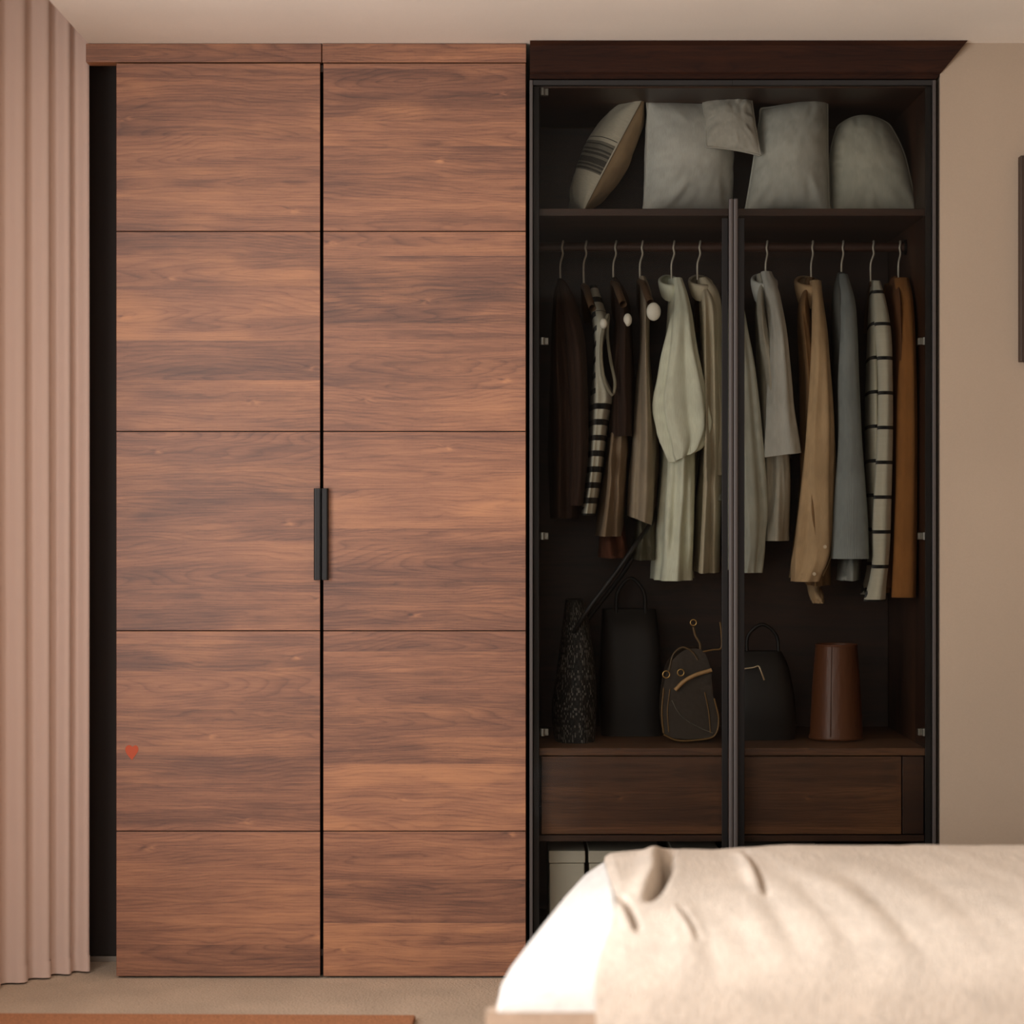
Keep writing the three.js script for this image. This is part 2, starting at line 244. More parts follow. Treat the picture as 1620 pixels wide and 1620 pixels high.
// ---------------------------------------------------------------- glass-fronted wardrobe
const gx0 = X(837, 0), gx1 = X(1481, 0), gtop = Y(125, 0), shelfTop = Y(330, -0.035), chestTop = Y(1183, -0.04), chestBot = Y(1322, -0.04);
const railZ = -0.31, railY = Y(391, railZ);
const wardrobe = thing('glass_wardrobe', 'dark wood wardrobe with two smoked glass doors, clothes and cushions inside', 'wardrobe', [X(1159, 0), 0, -0.3]);
const ix0 = gx0 + 0.019, ix1 = gx1 - 0.019;
{
  const t = wardrobe, w = 0.018;
  part('side_panel', box(gx0 + 0.001, 0, -0.6, ix0 - 0.0005, gtop, -0.024, 0.001, 2, true), inner, t);
  part('side_panel', box(ix1 + 0.0005, 0, -0.6, gx1 - 0.001, gtop, -0.024, 0.001, 2, true), inner, t);
  part('back_panel', box(ix0, 0.02, -0.6, ix1, gtop - 0.02, -0.588), innerBack, t);
  part('top_panel', box(ix0, gtop - w, -0.587, ix1, gtop, -0.024), inner, t);
  part('bottom_panel', box(ix0, 0.05, -0.587, ix1, 0.068, -0.03), inner, t);
  part('plinth', box(ix0, 0, -0.06, ix1, 0.049, -0.045), M.dark, t);
  part('shelf', box(ix0 + 0.001, shelfTop - w, -0.587, ix1 - 0.001, shelfTop, -0.035), inner, t);
  part('rail', new THREE.CylinderGeometry(0.0125, 0.0125, ix1 - ix0 - 0.004, 24).rotateZ(Math.PI / 2).translate((ix0 + ix1) / 2, railY, railZ), plain([60, 34, 24], 0.5), t, 'brown hanging rail');
  for (const x of [ix0 + 0.004, ix1 - 0.004]) part('rail_bracket', new THREE.CylinderGeometry(0.021, 0.021, 0.007, 20).rotateZ(Math.PI / 2).translate(x, railY, railZ), M.blackMetal, t);
  // low chest of drawers built between the sides
  part('chest_top', box(ix0 + 0.001, chestTop - 0.019, -0.587, ix1 - 0.001, chestTop, -0.036, 0.002), inner2, t);
  part('chest_bottom', box(ix0 + 0.001, chestBot - 0.016, -0.587, ix1 - 0.001, chestBot, -0.05), inner, t);
  const dr = sub('drawer', t), dx1 = X(1426, -0.045);
  part('drawer_front', box(ix0 + 0.012, chestBot + 0.003, -0.062, dx1, chestTop - 0.022, -0.044, 0.0015), inner2, dr);
  part('drawer_box', merge([box(ix0 + 0.02, chestBot + 0.01, -0.55, ix0 + 0.032, chestTop - 0.05, -0.063), box(dx1 - 0.032, chestBot + 0.01, -0.55, dx1 - 0.02, chestTop - 0.05, -0.063), box(ix0 + 0.033, chestBot + 0.01, -0.55, dx1 - 0.033, chestBot + 0.02, -0.063)]), inner, dr);
  part('drawer_filler', box(dx1 + 0.003, chestBot + 0.003, -0.062, ix1 - 0.003, chestTop - 0.022, -0.046, 0.0015), inner, t);
  // flared cornice
  const prof = [[0, gtop + 0.001], [-0.002, gtop + 0.012], [0.004, gtop + 0.016], [0.007, gtop + 0.030], [0.020, gtop + 0.066], [0.022, gtop + 0.078], [0.030, gtop + 0.084], [0.034, CEIL - 0.001]];
  const flare = X(1531, 0.03) - gx1, cx = gx0 + 0.002;
  const runs = prof.map(([z, y]) => { const k = (y - gtop) / (CEIL - gtop); return [[cx, y, z], [gx1 + flare * k, y, z], [gx1 + flare * k, y, z > 0 ? 0.0005 : -0.004]]; });
  const pos = [], uv = [], push = (...ps) => ps.forEach((p) => { pos.push(...p); uv.push(p[0] * 2, p[1] * 2); });
  for (let i = 0; i < runs.length - 1; i++) for (let k = 0; k < 2; k++) { const a = runs[i][k], b = runs[i][k + 1], c = runs[i + 1][k + 1], d = runs[i + 1][k]; push(a, b, c, a, c, d); }
  for (let i = 0; i < runs.length - 1; i++) { const a = runs[i][0], d = runs[i + 1][0], ab = [cx, a[1], -0.02], db = [cx, d[1], -0.02]; push(ab, a, d, ab, d, db); }
  { const n = runs.length - 1; push([cx, prof[n][1], -0.02], runs[n][0], runs[n][1], [cx, prof[n][1], -0.02], runs[n][1], [gx1 + flare, prof[n][1], 0.0005]); push([cx, prof[0][1], -0.02], [gx1, prof[0][1], -0.02], runs[0][1], [cx, prof[0][1], -0.02], runs[0][1], runs[0][0]); }
  const g = new THREE.BufferGeometry(); g.setAttribute('position', new THREE.Float32BufferAttribute(pos, 3)); g.setAttribute('uv', new THREE.Float32BufferAttribute(uv, 2)); g.computeVertexNormals();
  part('cornice', g, Object.assign(woodMat(52, { color: new THREE.Color(0.085, 0.056, 0.034), size: 512 }), { roughness: 0.8, clearcoat: 0, specularIntensity: 0.4 }), t, 'dark flared cornice against the ceiling');
  // doors
  const smoked = new THREE.MeshPhysicalMaterial({ color: new THREE.Color(0.775, 0.772, 0.757), transmission: 1, thickness: 0, roughness: 0.03, ior: 1.45, specularIntensity: 0.12 });
  const gm = X(1159, 0), y0 = 0.012, y1 = gtop - 0.002;
  [[gx0 + 0.001, gm - 0.001], [gm + 0.001, gx1]].forEach(([a, b], k) => {
    const d = sub('glass_door', t), out = k ? b : a, s = k ? -1 : 1;
    part('glass_pane', box(a + (k ? -0.0009 : 0.0085), y0 + 0.001, -0.012, b - (k ? 0.0085 : -0.0009), y1 - 0.013, -0.007, 0.0008), smoked, d);
    const o = (p, q) => [Math.min(out + s * p, out + s * q), Math.max(out + s * p, out + s * q)];
    let [p, q] = o(0.0, 0.0080); part('edge_profile', box(p, y0, -0.02, q, y1, -0.001, 0.0012), k ? M.greyMetal : M.greyMetal, d);
    [p, q] = o(0.009, 0.024); part('inner_seal', box(p, y0, -0.021, q, y1 - 0.014, -0.0135, 0.001), M.dark, d);
    part('top_profile', box(a + (k ? -0.0008 : 0.0085), y1 - 0.012, -0.02, b - (k ? 0.0085 : -0.0008), y1, -0.003, 0.0006), M.dark, d);
    const hy1 = Y(k ? 345 : 345, 0);
    part('meeting_profile', k ? box(gm + 0.0122, y0, -0.006, gm + 0.0292, hy1, 0.0, 0.001) : box(gm - 0.0262, y0, -0.006, gm - 0.0112, hy1, 0.0, 0.001), M.blackMetal, d);
    if (!k) {
      const hw = 0.0115; 
      part('pull_handle', merge([new RoundedBoxGeometry(hw, Y(313, 0.02) - 0.05, hw, 4, 0.0042).translate(gm - 0.0052, 0.05 + (Y(313, 0.02) - 0.05) / 2, 0.012), new RoundedBoxGeometry(hw, Y(313, 0.02) - 0.05, hw, 4, 0.0042).translate(gm + 0.0064, 0.05 + (Y(313, 0.02) - 0.05) / 2, 0.012)]), M.greyMetal, d, 'long grey pull bar down the middle of the glass doors');
      
    }
    for (const py of k ? [540, 848, 1158] : [146, 540, 848, 1158]) {
      const hx = X(k ? 1459 : 861, -0.035), hy = Y(py, -0.035);
      part('hinge', merge([box(hx - 0.0105, hy - 0.0085, -0.045, hx + 0.0105, hy + 0.0085, -0.028, 0.002), new THREE.CylinderGeometry(0.005, 0.005, 0.018, 12).translate(hx + s * -0.004, hy, -0.026)]), plain([128, 124, 116], 0.4, { metalness: 0.3 }), d);
    }
  });
}

// ---------------------------------------------------------------- cushions on the top shelf
const linen = fabric([226, 226, 218]), linenWarm = fabric([206, 202, 190]);
// four corners (bottom left, bottom right, top right, top left), thickness, how far the edges bow in
const roundOff = (u, v, k) => { if (!k) return [u, v]; const x = 2 * u - 1, y = 2 * v - 1, f = y > 0 ? k : k * 0.12; return [0.5 + 0.5 * x * Math.sqrt(1 - f * y * y * 0.62), 0.5 + 0.5 * y * Math.sqrt(1 - f * x * x * 0.5)]; };
function cushionGeo(c, thick, bow, seed, sides = [1, -1], round = 0) {
  const V = c.map((p) => new THREE.Vector3(...p)), n = V[1].clone().sub(V[0]).cross(V[3].clone().sub(V[0])).normalize(), mid = V[0].clone().add(V[1]).add(V[2]).add(V[3]).multiplyScalar(0.25);
  return merge(sides.map((s) => grid(56, 56, (u, v) => {
    const pinch = (q) => 4 * q * (1 - q); let a = lerp(u, 0.5, bow[0] * pinch(v) * Math.abs(2 * u - 1)), b = lerp(v, 0.5, bow[1] * pinch(u) * Math.abs(2 * v - 1)); [a, b] = roundOff(a, b, round);
    const p = V[0].clone().multiplyScalar((1 - a) * (1 - b)).addScaledVector(V[1], a * (1 - b)).addScaledVector(V[2], a * b).addScaledVector(V[3], (1 - a) * b);
    const e = Math.min(1, 4 * u * (1 - u)) ** 0.55 * Math.min(1, 4 * v * (1 - v)) ** 0.55;
    const rad = Math.hypot(u - 0.5, v - 0.5), ang = Math.atan2(v - 0.5, u - 0.5);
    const cr = 0.020 * sstep(0.25, 0.6, rad) * noise(ang * 5 + seed, rad * 3, seed) * e + 0.010 * fbm(u * 3 + seed, v * 3, seed + 4, 3) * e;
    p.addScaledVector(n, s * (thick * e * 0.5 + cr));
    return [p.x, p.y, p.z, (s > 0 ? u : 1 - u) * 0.45, v * 0.45];
  })).map((g, i) => { if (sides[i] < 0) { const ix = g.index.array; for (let k = 0; k < ix.length; k += 3) { const q = ix[k + 1]; ix[k + 1] = ix[k + 2]; ix[k + 2] = q; } g.computeVertexNormals(); } return g; }));
}
function pipingOf(c, bow, round = 0) {
  const V = c.map((p) => new THREE.Vector3(...p)), pts = [], pinch = (q) => 4 * q * (1 - q);
  for (let k = 0; k < 4; k++) for (let i = 0; i < 12; i++) {
    const f = i / 12, [u, v] = [[f, 0], [1, f], [1 - f, 1], [0, 1 - f]][k];
    let a = lerp(u, 0.5, bow[0] * pinch(v) * Math.abs(2 * u - 1)), b = lerp(v, 0.5, bow[1] * pinch(u) * Math.abs(2 * v - 1)); [a, b] = roundOff(a, b, round);
    const p = V[0].clone().multiplyScalar((1 - a) * (1 - b)).addScaledVector(V[1], a * (1 - b)).addScaledVector(V[2], a * b).addScaledVector(V[3], (1 - a) * b); pts.push([p.x, p.y, p.z]);
  }
  return tube(pts, 0.0028, 140, 6, true);
}
function cushion(label, corners, thick, bow, mat, seed, backMat, round = 0) {
  const lo = corners.reduce((m, p) => Math.min(m, p[1]), 9), cx = (corners[0][0] + corners[2][0]) / 2, cz = (corners[0][2] + corners[2][2]) / 2;
  const t = thing('cushion', label, 'cushion', [cx, lo, cz], 'cushions on the top shelf');
  if (backMat) { part('cover', cushionGeo(corners, thick, bow, seed, [-1]), mat, t); part('cover', cushionGeo(corners, thick, bow, seed, [1]), backMat, t); }
  else part('cover', cushionGeo(corners, thick, bow, seed, [1, -1], round), mat, t);
  part('piping', pipingOf(corners, bow, round), backMat ?? mat, t);
}
const sy = shelfTop;
const stripeLinen = (() => {
  const tone = tex(64, 512, (i, j, u, v) => { const bands = [[0.30, 0.315], [0.33, 0.345], [0.355, 0.40], [0.42, 0.44], [0.455, 0.47], [0.50, 0.51], [0.56, 0.565]]; const n = 0.9 + 0.1 * (hash(i, j, 8)); let k = 1; for (const [a, b] of bands) if (v > a && v < b) k = 0.36; if (v > 0.29 && v < 0.53 && k === 1) k = 0.62; return [214 * n * k, 206 * n * k, 186 * n * k]; });
  tone.repeat.set(1 / 0.45, 1 / 0.45); return fabric([255, 255, 255], { map: tone });
})();
cushion('striped grey linen cushion leaning at the left end of the top shelf', [[X(900, -0.36), sy + 0.022, -0.36], [X(922, -0.14), sy + 0.008, -0.14], [X(1023, -0.20), Y(143, -0.20), -0.20], [X(985, -0.42), Y(170, -0.42), -0.42]], 0.12, [0.06, 0.05], fabric([176, 150, 116]), 3, stripeLinen);
cushion('plump square white cushion with a crumpled left edge, beside the striped one', [[X(1017, -0.2), sy + 0.006, -0.2], [X(1158, -0.3), sy + 0.006, -0.3], [X(1160, -0.32), Y(152, -0.32), -0.32], [X(1024, -0.22), Y(160, -0.22), -0.22]], 0.20, [0.05, 0.045], linen, 11);
cushion('small pale cushion wedged high between the plump white cushion and the next', [[X(1118, -0.16), Y(232, -0.16), -0.16], [X(1203, -0.15), Y(246, -0.15), -0.15], [X(1187, -0.2), Y(141, -0.2), -0.2], [X(1112, -0.22), Y(158, -0.22), -0.22]], 0.07, [0.03, 0.05], linenWarm, 19);
cushion('flat-sided white cushion with an upright right edge, third along the shelf front', [[X(1178, -0.2), sy + 0.006, -0.2], [X(1312, -0.2), sy + 0.006, -0.2], [X(1309, -0.24), Y(147, -0.24), -0.24], [X(1204, -0.24), Y(172, -0.24), -0.24]], 0.17, [0.02, 0.04], fabric([208, 208, 198]), 27);
cushion('slumped grey cushion with a rounded top at the right end of the shelf', [[X(1314, -0.24), sy + 0.006, -0.24], [X(1454, -0.2), sy + 0.006, -0.2], [X(1416, -0.26), Y(181, -0.26), -0.26], [X(1312, -0.28), Y(186, -0.28), -0.28]], 0.15, [0.0, 0.0], fabric([196, 194, 178]), 35, null, 0.7);

// ---------------------------------------------------------------- hangers and clothes
const hookMat = plain([196, 188, 172], 0.35, { metalness: 0.35 }), armMat = plain([104, 80, 60], 0.5), tipMat = plain([236, 232, 218], 0.5);
function hanger(px, topY, label, { tip, lean = 0, drop = tip ? 0 : 0.045 } = {}) {
  const x = X(px, railZ), t = thing('clothes_hanger', label, 'hanger', [x, topY - 0.08, railZ], 'hangers on the wardrobe rail'), pts = [];
  for (let k = 0; k <= 10; k++) { const a = Math.PI * (1.22 - 1.22 * k / 10 * 1.0) - 0.2, r = 0.0155; pts.push([x + 0.0035 * Math.sin(k / 3), railY + r * Math.sin(a) + 0.0, railZ + r * Math.cos(a)]); }
  pts.push([x + 0.002, railY - 0.018, railZ + 0.012], [x - 0.004 + lean, railY - 0.042, railZ + 0.001], [x - 0.004 + lean, topY - 0.012, railZ]);
  part('hook', tube(pts, 0.0026, 60, 8), hookMat, t);
  const arm = (s) => tube([[x - 0.004 + lean, topY - 0.012, railZ], [x, topY - 0.022 - drop * 0.4, railZ + s * 0.05], [x + 0.004, topY - 0.05 - drop, railZ + s * 0.125], [x + (tip ? 0.012 : 0.006), topY - 0.085 - drop, railZ + s * (tip ? 0.185 : 0.15)]], tip ? 0.0095 : 0.005, 24, 10);
  part('arm', arm(1), armMat, t); part('arm', arm(-1), armMat, t);
  if (tip) { const z = railZ + 0.195, [cx, cy] = at(tip[0], tip[1], z); const g = new THREE.SphereGeometry(1, 24, 16); g.scale(tip[2] * 0.00164, tip[3] * 0.00164, 0.012); part('tip', g.translate(cx, cy, z), tipMat, t, 'white rounded tip'); }
  return t;
}
// rows in image rows: [py, left px, right px] -> loft rows; cz/rz run from the neck out to the shoulder and down
function rowsOf(list, kind) {
  const y0 = list[0][0];
  return list.map(([py, a, b, zz]) => {
    const q = sstep(0, 75, py - y0);
    const cz = zz ?? (kind === 'sleeve' ? railZ + lerp(0.07, 0.165, q) : railZ), rz = kind === 'sleeve' ? lerp(0.03, 0.042, q) : lerp(0.045, 0.185, q);
    const front = cz + rz * 0.35, l = X(a, front), r = X(b, front);
    return [Y(py, front), (l + r) / 2, (r - l) / 2, cz, rz];
  });
}
const folds = (amp, k, seed) => (a, t) => sstep(0.06, 0.5, t) * amp * (0.55 * Math.sin(k * a + seed + 1.6 * t) + 0.35 * Math.sin((k + 3) * a - seed * 2 + 2.4 * t) + 0.5 * noise(a * 1.7 + seed, t * 4, 71) + 0.45 * (1 - 2.4 * Math.abs(Math.sin((k - 1) * a * 0.5 + seed + 1.1 * t + 0.4 * noise(t * 6, seed, 75))))) + 0.4 * amp * noise(a * 2 + seed, t * 9, 73);
function garment(name, label, category, hookPx, pieces, skew = 0.8, group = 'clothes hanging in the glass wardrobe') {
  const all = pieces.map((p) => rowsOf(p.rows, p.kind)), low = Math.min(...all.flat().map((r) => r[0]));
  const t = thing(name, label, category, [X(hookPx, railZ), low, railZ], group);
  pieces.forEach((p, i) => {
    part(p.name, loft(all[i], folds(p.amp ?? 0.10, p.k ?? 5, p.seed ?? i * 2 + hookPx % 7), { slant: p.slant ?? 0, nv: 100, nu: 96, power: p.power ?? 2.2, skew }), p.mat, t, p.label);
    if (p.kind === 'sleeve') {                                        // the far sleeve hangs behind
      const back = all[i].map(([y, cx, rx, cz, rz]) => [y, cx * (1 + skew * 2 * (cz - railZ) / D) - 0.006, rx * 0.8, 2 * railZ - cz, rz]);
      part(p.name, loft(back, folds(0.1, 5, 3 + i), { nv: 40, nu: 32 }), p.mat, t);
    }
  });
  return t;
}
function collar(t, px, py, mat, w = 0.03, hgt = 0.034) {
  const [x, y] = at(px, py, railZ + 0.03);
  part('collar', grid(48, 8, (u, v) => { const a = u * 2 * Math.PI, f = 1 + 0.35 * Math.sin(v * Math.PI) - 0.10 * v; return [x + w * f * Math.cos(a) * (1 + 0.15 * Math.sin(a)), y + hgt * (Math.sin(v * Math.PI * 0.62) - 0.5) - 0.03 * Math.sin(a) * (1 - 0.4 * v) , railZ + 0.02 + 0.07 * f * Math.sin(a), u * 0.3, v * 0.06]; }, true), mat, t);
}
function button(t, px, py, z, r = 0.0045) { part('button', new THREE.CylinderGeometry(r, r * 0.9, 0.003, 16).rotateX(Math.PI / 2).translate(...at(px, py, z)), plain([214, 196, 168], 0.35), t); }
const stripes = (period, black, off, k) => { const h = 256, t = tex(8, h, (i, j, u, v) => { const n = 0.96 + 0.08 * hash(i, j, 3), b = ((v + off) % 1) < black; return b ? [22, 20, 18] : [226 * n, 220 * n, 198 * n]; }); t.repeat.set(1, 1 / period); return knitted([255, 255, 255], { map: t }); };

hanger(889, Y(440, railZ), 'dark wire hanger first from the left, holding the dark brown top');
hanger(926, Y(446, railZ), 'wire hanger with white tip inside the thick-striped sleeveless knit', { tip: [955, 512, 6, 8] });
hanger(973, Y(440, railZ), 'brown hanger with a small white tip, holding the brown dress', { tip: [993, 506, 6.5, 10] });
hanger(1015, Y(438, railZ), 'brown hanger with a large round white tip, holding the taupe dress', { tip: [1034, 493, 11, 14] });
hanger(1065, Y(438, railZ), 'pale hanger hook above the cream puff-sleeved blouse');
hanger(1106, Y(438, railZ), 'pale hanger hook above the beige shirt left of the pull bar');
hanger(1160, Y(455, railZ), 'hanger hidden behind the pull bar, holding the pale green shirt');
hanger(1212, Y(430, railZ), 'straight hanger hook above the grey-white shirt right of the pull bar', { lean: 0.003 });
hanger(1284, Y(440, railZ), 'straight hanger hook above the tan shirt', { lean: 0.003 });
hanger(1332, Y(430, railZ), 'grey hanger hook above the blue-grey cardigan', { lean: 0.003 });
hanger(1380, Y(440, railZ), 'curved hanger hook above the white knit with thin black stripes');
hanger(1422, Y(440, railZ), 'hanger hook last on the right, above the rust brown coat', { lean: 0.003 });

const brownDark = fabric([52, 33, 23]), taupe = fabric([150, 128, 104]), cream = fabric([238, 240, 218]), beige = fabric([206, 194, 168]), pale = fabric([204, 206, 192]);
garment('dark_top', 'dark brown long-sleeved top hanging first from the left', 'top', 889, [
  { name: 'sleeve', kind: 'sleeve', mat: brownDark, rows: [[445, 884, 896], [480, 886, 912], [560, 898, 927], [700, 903, 930], [800, 900, 922]] },
  { name: 'body', kind: 'body', mat: brownDark, rows: [[442, 882, 892], [490, 874, 905], [650, 870, 920], [820, 872, 916]] }]);
{
  const vt = tex(128, 512, (i, j, u, v) => { const n = 0.95 + 0.08 * hash(i, j, 3), y = v * 0.62, band = ((y / (24.6 * 0.00161) + 0.15) % 1) < 0.36, plainFront = y < 0.285 && y > 0.075 && u < 0.335; return band && !plainFront ? [22, 20, 18] : [230 * n, 226 * n, 206 * n]; }); vt.repeat.set(2, 1 / 0.62);
  const m = knitted([255, 255, 255], { map: vt });
  const t = garment('striped_vest', 'white sleeveless knit with thick black stripes, second from the left', 'vest', 926, [
    { name: 'body', kind: 'body', mat: m, amp: 0.05, rows: [[452, 934, 945], [482, 936, 956], [515, 939, 965], [545, 941, 956], [590, 939, 958], [628, 935, 974], [660, 934, 966], [720, 931, 958], [770, 927, 951], [815, 921, 943]] }]);
  const z = railZ + 0.19, q = (x, y, dz = 0) => at(x, y, z + dz);
  part('armhole_trim', tube([q(962, 498, -0.02), q(955, 520), q(951, 550), q(953, 585), q(960, 612, 0.005), q(969, 625), q(973, 608, -0.01), q(966, 570, -0.03), q(961, 530, -0.04)], 0.0042, 60, 8, true), knitted([186, 178, 154]), t);
}
garment('brown_dress', 'brown sleeveless dress with a darker bodice and rust lining, third from the left', 'dress', 973, [
  { name: 'bodice', kind: 'body', mat: brownDark, rows: [[440, 968, 978], [470, 973, 995], [520, 974, 1001], [600, 968, 1005], [692, 965, 1005]] },
  { name: 'skirt', kind: 'body', mat: taupe, amp: 0.14, rows: [[640, 970, 996, railZ - 0.01], [690, 964, 996, railZ + 0.006], [760, 956, 993, railZ + 0.006], [848, 945, 988, railZ + 0.006]] },
  { name: 'lining', kind: 'body', mat: fabric([92, 48, 26]), rows: [[800, 958, 985, railZ - 0.01], [840, 951, 992, railZ - 0.01], [882, 948, 996, railZ - 0.01]] }]);
garment('taupe_dress', 'taupe grey sleeveless dress with slanted hem, fourth from the left', 'dress', 1015, [
  { name: 'body', kind: 'body', mat: fabric([170, 154, 132]), slant: -0.014, amp: 0.09, rows: [[438, 1012, 1022], [465, 1014, 1032], [500, 1015, 1030], [560, 1014, 1030], [620, 1008, 1036], [700, 1002, 1043], [760, 997, 1041], [824, 994, 1037]] },
  { name: 'underskirt', kind: 'body', mat: fabric([92, 88, 70]), rows: [[780, 1008, 1036, railZ - 0.03], [830, 1006, 1044, railZ - 0.03], [885, 1002, 1044, railZ - 0.03]] }]);
{
  const t = garment('cream_blouse', 'cream blouse with a big puffed sleeve, left of the pull bar', 'blouse', 1065, [
    { name: 'sleeve', kind: 'sleeve', mat: cream, amp: 0.20, k: 6, slant: 0.012, rows: [[440, 1064, 1080], [470, 1066, 1090], [520, 1060, 1100], [580, 1049, 1110], [640, 1041, 1122], [685, 1046, 1124], [712, 1056, 1112], [724, 1064, 1098]] },
    { name: 'body', kind: 'body', mat: cream, amp: 0.17, k: 6, rows: [[442, 1058, 1074], [490, 1058, 1096], [600, 1052, 1110], [740, 1049, 1106], [850, 1040, 1101], [917, 1033, 1099]] }]);
  collar(t, 1059, 452, cream, 0.022);
}
{
  const t = garment('beige_shirt', 'beige shirt with rolled sleeve hanging beside the cream blouse', 'shirt', 1106, [
    { name: 'sleeve', kind: 'sleeve', mat: beige, amp: 0.14, rows: [[440, 1106, 1122], [470, 1112, 1140], [560, 1120, 1145], [680, 1127, 1150], [735, 1114, 1150], [752, 1117, 1150]].map(([a, b, c], i) => [a, b, c, railZ + [0.05, 0.08, 0.1, 0.1, 0.1, 0.1][i]]) },
    { name: 'body', kind: 'body', mat: beige, amp: 0.16, rows: [[444, 1103, 1116], [500, 1110, 1140], [700, 1112, 1146], [800, 1106, 1146], [905, 1102, 1142]] },
    { name: 'cuff', kind: 'body', mat: fabric([226, 226, 214]), rows: [[748, 1124, 1150, railZ + 0.14], [770, 1122, 1152, railZ + 0.14], [792, 1128, 1152, railZ + 0.14]].map(([a, b, c, z]) => [a, b, c, z - 0.14]) }]);
  collar(t, 1108, 452, beige, 0.024);
}
garment('pale_green_shirt', 'pale green-grey shirt hanging partly behind the pull bar', 'shirt', 1160, [
  { name: 'sleeve', kind: 'sleeve', mat: pale, amp: 0.16, rows: [[470, 1158, 1174], [520, 1160, 1184], [600, 1160, 1197], [700, 1164, 1206], [800, 1170, 1213], [860, 1172, 1210], [906, 1170, 1204]] },
  { name: 'body', kind: 'body', mat: pale, amp: 0.15, rows: [[462, 1152, 1166], [520, 1154, 1182], [700, 1154, 1196], [900, 1152, 1196]] }]);
{
  const m = fabric([212, 212, 204]);
  const t = garment('grey_white_shirt', 'grey-white shirt with collar and short wide sleeve, right of the pull bar', 'shirt', 1212, [
    { name: 'sleeve', kind: 'sleeve', mat: m, amp: 0.09, k: 4, slant: 0.006, rows: [[430, 1204, 1222], [470, 1212, 1236], [540, 1219, 1248], [640, 1214, 1257], [720, 1211, 1268]] },
    { name: 'body', kind: 'body', mat: fabric([196, 190, 174]), amp: 0.15, rows: [[434, 1198, 1212], [500, 1200, 1216], [600, 1202, 1238], [730, 1206, 1256], [855, 1203, 1254]] }]);
  collar(t, 1209, 455, m, 0.026, 0.05);
}
{
  const m = fabric([200, 168, 128]);
  const t = garment('tan_shirt', 'tan long-sleeved shirt with buttoned cuff, hanging right of the grey-white shirt', 'shirt', 1284, [
    { name: 'sleeve', kind: 'sleeve', mat: m, amp: 0.16, k: 4, rows: [[444, 1282, 1300], [480, 1285, 1304], [560, 1283, 1314], [700, 1273, 1321], [820, 1263, 1320], [880, 1256, 1318], [920, 1252, 1300]] },
    { name: 'body', kind: 'body', mat: fabric([140, 106, 70]), amp: 0.14, rows: [[440, 1276, 1290], [490, 1266, 1284], [600, 1270, 1306], [800, 1272, 1318], [925, 1280, 1316]] },
    { name: 'tail', kind: 'body', mat: m, rows: [[880, 1282, 1300, railZ - 0.02], [930, 1281, 1302, railZ - 0.02], [952, 1288, 1310, railZ - 0.02]] }]);
  collar(t, 1278, 458, m, 0.026, 0.05);
  button(t, 1305, 865, railZ + 0.215); button(t, 1288, 908, railZ + 0.213);
}
garment('grey_cardigan', 'blue-grey cardigan with an underlayer showing, third from the right', 'cardigan', 1332, [
  { name: 'sleeve', kind: 'sleeve', mat: knitted([160, 167, 165]), amp: 0.05, k: 3, slant: 0, rows: [[434, 1328, 1342], [475, 1330, 1354], [520, 1331, 1358], [600, 1326, 1361], [700, 1327, 1366], [800, 1320, 1374], [884, 1315, 1377]] },
  { name: 'body', kind: 'body', mat: knitted([106, 108, 104]), amp: 0.06, rows: [[432, 1326, 1338], [480, 1320, 1350], [600, 1324, 1356], [800, 1328, 1370], [870, 1330, 1370]] },
  { name: 'underlayer', kind: 'body', mat: fabric([150, 152, 146]), rows: [[840, 1332, 1362, railZ + 0.01], [880, 1331, 1366, railZ + 0.01], [917, 1329, 1367, railZ + 0.01]] }]);
{
  const m = stripes(54 * 0.00161, 0.10, -0.0 + 0.70), m2 = stripes(54 * 0.00161, 0.10, 0.65);
  garment('striped_jumper', 'white jumper with thin black stripes, second from the right', 'jumper', 1380, [
    { name: 'sleeve', kind: 'sleeve', mat: m, amp: 0.05, k: 3, power: 2.6, rows: [[445, 1382, 1394], [480, 1383, 1404], [530, 1386, 1412], [600, 1390, 1414], [700, 1388, 1414], [820, 1381, 1411], [885, 1381, 1408], [920, 1376, 1404], [951, 1367, 1402]] },
    { name: 'body', kind: 'body', mat: m2, amp: 0.04, rows: [[445, 1378, 1388], [500, 1379, 1396], [640, 1375, 1402], [740, 1376, 1402], [860, 1380, 1398]].map(([a, b, c]) => [a, b, c, railZ - 0.03]) }]);
}
garment('rust_coat', 'long rust brown coat hanging last on the right', 'coat', 1422, [
  { name: 'sleeve', kind: 'sleeve', mat: knitted([176, 116, 58]), amp: 0.05, k: 4, rows: [[440, 1416, 1438], [480, 1420, 1446], [560, 1424, 1450], [650, 1421, 1452], [780, 1418, 1452], [945, 1412, 1450]] },
  { name: 'body', kind: 'body', mat: knitted([120, 74, 38]), amp: 0.05, rows: [[438, 1412, 1420], [500, 1408, 1420], [700, 1406, 1426], [930, 1406, 1428]] }], 0.05);

